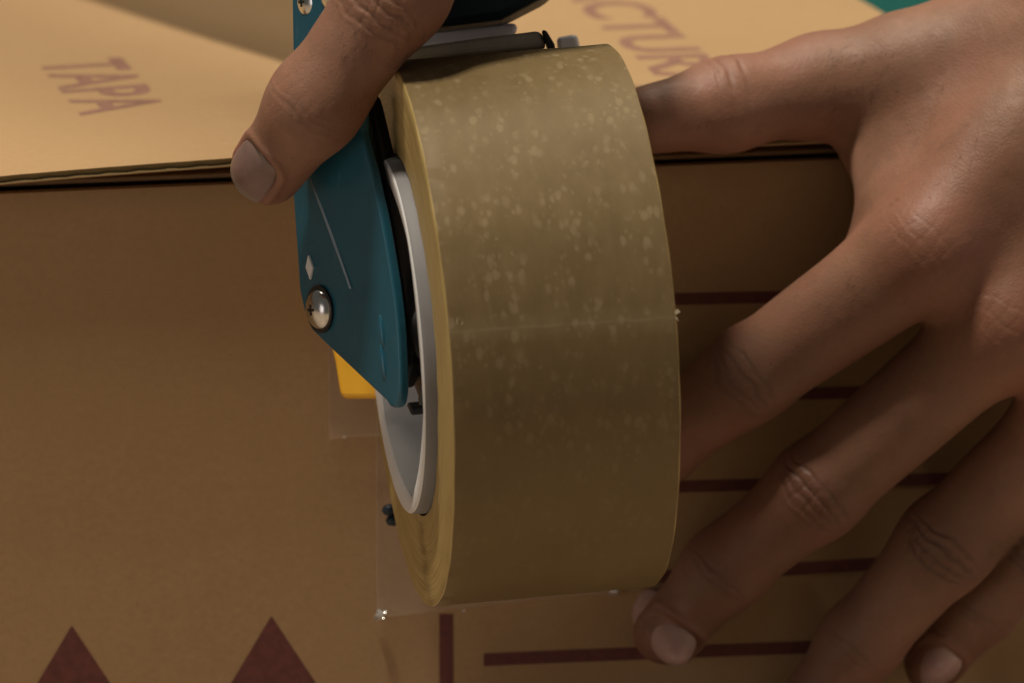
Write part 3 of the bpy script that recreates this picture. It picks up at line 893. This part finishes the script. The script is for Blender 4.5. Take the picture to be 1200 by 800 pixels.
def build_hand(hand, det, lo, hi, name, parent, nail, h=1.8):
    V, F = surface_nets(hand.sdf, np.array(lo, float), np.array(hi, float), h)
    V = project(hand.sdf, V.astype(np.float32), 3)
    V, F = subdivide(V, F); V = project(hand.sdf, V, 1)
    V, F = subdivide(V, F)
    N = grad(hand.sdf, V); N /= np.maximum(np.linalg.norm(N, axis=1), 1e-6)[:, None]
    d, pig_shade = det.apply(V, N)
    V = V + N*d[:, None]
    # orient faces outwards
    fn = np.cross(V[F[:, 1]]-V[F[:, 0]], V[F[:, 2]]-V[F[:, 0]])
    bad = (fn*N[F[:, 0]]).sum(1) < 0
    F[bad] = F[bad][:, ::-1]
    o = obj(name, V, F.tolist(), M_skin, parent, smooth=True)
    ca = o.data.color_attributes.new('pigment_shade', 'FLOAT_COLOR', 'POINT')
    rgba = np.ones((len(V), 4), np.float32); rgba[:, :3] = pig_shade
    ca.data.foreach_set('color', rgba.ravel())
    for (c, u, n, w, hl, hw) in det.nails: nail_mesh(hand, c, u, n, w, hl, hw, o, nail)
    return o
def nail_mesh(hand, c, u, n, w, hl, hw, parent, mat):
    na, nb = 26, 20
    P = []
    UV = []
    for i in range(na+1):
        a = -1 + 2*i/na
        # rounded free edge, oval root
        wl = (1-abs(a)**(3.0 if a < 0 else 5.0))**(1/3.2) if abs(a) < 1 else 0.0
        wl = max(wl, .04)
        for j in range(nb+1):
            b = (-1 + 2*j/nb)*wl
            P.append(c + u*hl*a + w*hw*b); UV.append(((b+1)/2, (a+1)/2))
    P = np.array(P); Q = P + n*14
    for _ in range(40):
        Q = Q - n*np.clip(hand.sdf(Q), -1, 4)[:, None]*.6
    h = (Q-P)@n
    # flatten a little lengthwise: smooth heights with a quadratic fit, keeps the nail an even curved shell
    a = (P-c)@u/hl; b = (P-c)@w/hw
    A = np.stack([np.ones_like(a), a, b, a*a, b*b], 1)
    k, *_ = np.linalg.lstsq(A, h, rcond=None)
    hh = A@k*.8 + h*.2 + .12
    # free edge lifts clear of the skin
    hh += .25*np.clip((a-.6)/.4, 0, 1)
    T = P + n*hh[:, None]; B = T - n*.55
    V = np.vstack([T, B]); m = len(T); F = []
    r = nb+1
    for i in range(na):
        for j in range(nb):
            k0 = i*r+j; F.append((k0, k0+1, k0+r+1, k0+r)); F.append((m+k0, m+k0+r, m+k0+r+1, m+k0+1))
    for i in range(na):
        k0 = i*r; F.append((k0, k0+r, m+k0+r, m+k0)); k0 += nb; F.append((k0+r, k0, m+k0, m+k0+r))
    for j in range(nb):
        k0 = j; F.append((k0+1, k0, m+k0, m+k0+1)); k0 += na*r; F.append((k0, k0+1, m+k0+1, m+k0))
    # world offset of a sub-part: parent chain has only translations
    return obj('fingernail', V, F, mat, parent, smooth=True, uv=UV+UV, sharp=60)

person = empty('person', PT(640, -1500, -950) , "person's bare hands, one pressing the box front and one holding the tape dispenser", 'person')

# ---- hand pressing on the box (right in the picture)
H = Hand()
iM, iP, iD, iT = PF(1089, 290, 38), PF(877, 440, 20), PF(770, 520, 12), PF(688, 566, 9)
mM, mP, mD, mT = PF(1183, 376, 41), PF(958, 574, 23), PF(849, 666, 13.5), PF(781, 742, 9)
rM, rP, rD, rT = PF(1268, 478, 38), PF(1108, 637, 25), PF(1008, 752, 15), PF(932, 850, 9)
lM, lP, lD, lT = PF(1335, 560, 34), PF(1217, 640, 22), PF(1152, 708, 14), PF(1093, 776, 9)
tT, tI, tM, tC = PT(762, 140, 10.5), PT(850, 123, 12.5), PT(962, 101, 15), PF(1215, 62, 9)
wi, wl_ = PF(1340, -5, 20), PF(1490, 95, 30)
fa_i, fa_l = wi + np.array([95, 150, 95.]), wl_ + np.array([90, 155, 100.])
H.palm = [(iM, wi, 12.5, 16), (mM, (wi*.6+wl_*.4), 12.5, 17), (rM, (wi*.3+wl_*.7), 12, 17), (lM, wl_, 11.5, 17),
          (tM*.6+tC*.4, tC, 12.5, 17), (tC, wi, 17, 19), (wi, fa_i, 19, 24), (wl_, fa_l, 19, 24),
          (PF(1105, 165, 14), PF(1210, 185, 26), 12, 16), (PF(1024, 172, 4), PF(1062, 232, 20), 7.0, 8.5), ((PF(1046, 262, 22)), PF(992, 334, 24), 4.5, 3.5)]
H.finger([iM, iP, iD, iT], [13.2, 10.6, 9.2, 7.8], 5, 6)
H.finger([mM, mP, mD, mT], [12.3, 10.9, 9.4, 7.9], 5)
H.finger([rM, rP, rD, rT], [12.0, 11.0, 9.3, 7.6], 5)
H.finger([lM, lP, lD, lT], [11.0, 9.4, 8.2, 6.9], 5)
H.finger([tC, tM, tI, tT], [15.5, 11.4, 10.0, 8.1], 6, 8)
D = Detail()
nb_ = c_back
for (c0, a_, b_, r, dp) in ((iP, iM, iD, 10.4, .22), (mP, mM, mD, 11, .6), (rP, rM, rD, 11, .55), (lP, lM, lD, 9.5, .35)):
    D.knuckle(c0, b_-a_, nb_, r, [(-5.2, .8, .25, .45), (-2.2, 1.0, .12, .45), (.6, .8, -.1, .4), (3.2, .8, -.25, .45)], dp)
for (c0, a_, b_, r, dp) in ((mD, mP, mT, 9.2, .3), (rD, rP, rT, 9, .2), (lD, lP, lT, 8, .3), (iD, iP, iT, 9, .4)):
    D.knuckle(c0, b_-a_, nb_, r, [(-1.6, .9, .15, .4), (1.0, .7, -.05, .35)], dp, .7)
for (c0, a_, b_, r) in ((iM, wi, iP, 13), (mM, wi, mP, 13), (rM, wl_, rP, 12)):
    D.knuckle(c0, b_-a_, nb_, r, [(-3, .5, .1, .4), (1, .6, -.1, .4), (4, .4, -.1, .4)], .28, .25)
    D.bumps.append((c0 + c_back*11, 9, 1.6)); D.pal.append((c0 + c_back*12, 15, 2, .75))
# thumb joint folds seen from the side
D.knuckle(tI, tT-tI, unit(c_back*.5 + c_up*.8), 10.5, [(-2.5, 1.0, .1, .55), (1.2, 1.0, .05, .6), (4, .6, 0, .45)], .45, .6, .6, 0)
D.pal += [(PT(800, 168, 4), 17, 1, .55), (PT(890, 162, 5), 14, 1, .55), (PF(985, 205, 10), 11, 1, .9), (PF(950, 170, 0), 10, 1, .5),
          (PT(800, 160, 5), 14, 2, .6)]
D.pal += [(p_ + c_back*8, 17, 0, .32) for p_ in (iP, mP, rP, lP, mD, iD, (iP+iM)/2, (mP+mM)/2, (mP+mD)/2)]  # dark blobs painted over the fingers in place of shade
u_ = unit(mT-mD); D.nail(mT + u_*1.4 + c_back*5 + c_up*(-1.2), u_, unit(c_back + c_right*.2 - c_up*.3), 7.4, 7.2)
u_ = unit(lT-lD); D.nail(lT + u_*.5 + c_back*4, u_, unit(c_back + c_right*.25 - c_up*.1), 7.0, 5.8)
u_ = unit(rT-rD); D.nail(rT + u_*.5 + c_back*5, u_, unit(c_back), 7.4, 6.2)
u_ = unit(iT-iD); D.nail(iT + u_*.5 + c_back*5, u_, unit(c_back), 7.2, 6.0)
# skin lines on the back of the hand
rs = np.random.RandomState(8)
for q in range(16):
    px, py = rs.uniform(1015, 1060), rs.uniform(195, 260)
    a_ = PF(px, py, 25); b_ = PF(px+rs.uniform(4, 16), py+rs.uniform(14, 34), 25)
pts_surf = project(H.sdf, np.array([PF(x, y, 40) for x, y in ((1020,215),(1028,245),(1032,212),(1046,250),(1042,222),(1052,240),(1085,270),(1096,300),(1098,255),(1110,275))]), 30)
for q in range(0, 10, 2): D.lines.append((pts_surf[q], pts_surf[q+1], .28, .35))
def bounds(pts, pad): return np.min(pts, 0)-pad, np.max(pts, 0)+pad
lo, hi = bounds([iM, iT, mM, mT, rM, rT, lM, lT, tT, tI, tM, tC, wi, wl_, fa_i*.5+wi*.5, fa_l*.5+wl_*.5], 21)
hand_l = build_hand(H, D, lo, hi, 'hand', person, M_nail)
hand_l['label'] = 'hand pressing flat on the box front, thumb along the lid edge'

# ---- hand on the dispenser (upper left in the picture)
G = Hand()
gT, gD, gP, gM = PD(315, 197, d_r-8), PD(369, 122, d_r-20), PD(463, -8, d_r-24), PD(585, -225, d_r-12)
A3 = lambda *p: np.array(p, float) - np.array([0, 32.0, 0])
mm1, mm2, mm3, mm4 = A3(-4,-6,99), A3(-34,-8,90), A3(-42,-2,70), A3(-30,6,60)
rr1, rr2, rr3, rr4 = A3(0,16,103), A3(-31,15,96), A3(-38,17,76), A3(-26,19,64)
ll1, ll2, ll3, ll4 = A3(2,38,105), A3(-27,37,99), A3(-33,37,80), A3(-22,37,69)
th1, th2, th3, th4 = A3(2,60,108), A3(8,54,90), A3(10,52,74), A3(17,54,56)
wr = A3(-28,84,118)
fa = A3(-122, 332, 165)
G.palm = [(gM, wr, 13, 20), (mm1, wr, 13, 20), (rr1, wr, 12.5, 20), (ll1, wr, 12, 18), (th1, wr, 15, 20), (wr, fa, 21, 27)]
G.finger([gM, gP, gD, gT], [13.0, 11.2, 9.9, 8.3], 6)
G.finger([mm1, mm2, mm3, mm4], [12.5, 11, 9.5, 8], 5)
G.finger([rr1, rr2, rr3, rr4], [12, 10.5, 9, 8], 5)
G.finger([ll1, ll2, ll3, ll4], [11, 9.5, 8.5, 7], 5)
G.finger([th1, th2, th3, th4], [15, 12, 10.5, 8.5], 6)
E = Detail()
nd = unit(c_back - c_right*.25 + c_up*.1)
E.knuckle(gD, gT-gP, nd, 10.5, [(-1.0, .5, .1, .45), (1.4, .6, .0, .5)], .28, .3)
E.knuckle(gP + (gD-gP)*.12, gD-gP, nd, 11.5, [(-4, .9, .2, .5), (-1, 1.0, .1, .55), (2.5, .9, -.12, .5), (5.5, .7, -.2, .45)], .5, .4)
u_ = unit(gT-gD); E.nail(gT + u_*1.2 + nd*5 - c_right*1.0, u_, unit(nd - c_right*.3 - c_up*.4), 6.9, 6.0)
E.pal += [(gT - c_right*8 + c_up*4, 8, 2, .8), (gP + c_right*8 - c_up*8, 10, 2, .5)]
lo, hi = bounds([gT, gD, gP, gM, mm1, mm2, mm3, mm4, rr1, rr2, rr3, rr4, ll1, ll2, ll3, ll4, th1, th2, th3, th4, wr, fa], 24)
hand_r = build_hand(G, E, lo, hi, 'hand', person, M_nail_tan)
hand_r['label'] = 'hand on the tape dispenser with its index finger stretched down'

# ---- fine dark hairs on the backs of the fingers and hand
M_hair = simple('dark_hair', (.018, .012, .009), .5)
def hairs(hand, spots, parent, seed):
    rs = np.random.RandomState(seed)
    B, Dn, Ln = [], [], []
    for (x0, x1, y0, y1, n, dx, dy, ln) in spots:
        for _ in range(n):
            px, py = rs.uniform(x0, x1), rs.uniform(y0, y1)
            B.append(PD(px, py, d_r-95)); Ln.append(ln*rs.uniform(.6, 1.25))
            a = rs.normal(0, .30); Dn.append(unit((c_right*dx - c_up*dy)*math.cos(a) + (c_right*dy + c_up*dx)*math.sin(a)))
    B = np.array(B); Dn = np.array(Dn); Ln = np.array(Ln); w = unit(-c_back)
    for _ in range(60): B = B + w*np.clip(hand.sdf(B), -1, 20)[:, None]*.8
    ok = np.abs(hand.sdf(B)) < .3; B, Dn, Ln = B[ok], Dn[ok], Ln[ok]
    N = grad(hand.sdf, B); N /= np.linalg.norm(N, axis=1)[:, None]
    T = Dn - N*(Dn*N).sum(1)[:, None]; T /= np.linalg.norm(T, axis=1)[:, None]
    V, F = [], []
    for b, t, n_, L in zip(B, T, N, Ln):
        s_ = np.cross(n_, t); bend = rs.normal(0, .12); i0 = len(V)
        for q in range(5):
            u = q/4; c = b + t*L*u + n_*(.15+.85*math.sin(u*2.2))*L*.16 + s_*bend*L*u*u; r_ = .034*(1-.75*u)
            for k in range(3):
                a = 2*math.pi*k/3; V.append(c + (s_*math.cos(a)+n_*math.sin(a))*r_)
        for q in range(4):
            for k in range(3): F.append((i0+q*3+k, i0+q*3+(k+1) % 3, i0+q*3+3+(k+1) % 3, i0+q*3+3+k))
    o = obj('hair', V, F, M_hair, parent); o['kind'] = 'stuff'; return o
hairs(H, [(1008, 1060, 190, 262, 20, .35, .95, 4.5), (1000, 1190, 70, 200, 44, -.5, .85, 3.5), (1010, 1100, 20, 80, 18, -.6, .6, 3.0),
          (960, 1050, 300, 380, 16, -.8, .6, 3.0), (1060, 1150, 430, 520, 14, -.7, .7, 3.0)], hand_l, 5)
hairs(G, [(392, 430, 4, 55, 20, -.4, .9, 4.0), (445, 505, 5, 75, 30, .1, 1.0, 4.5)], hand_r, 6)
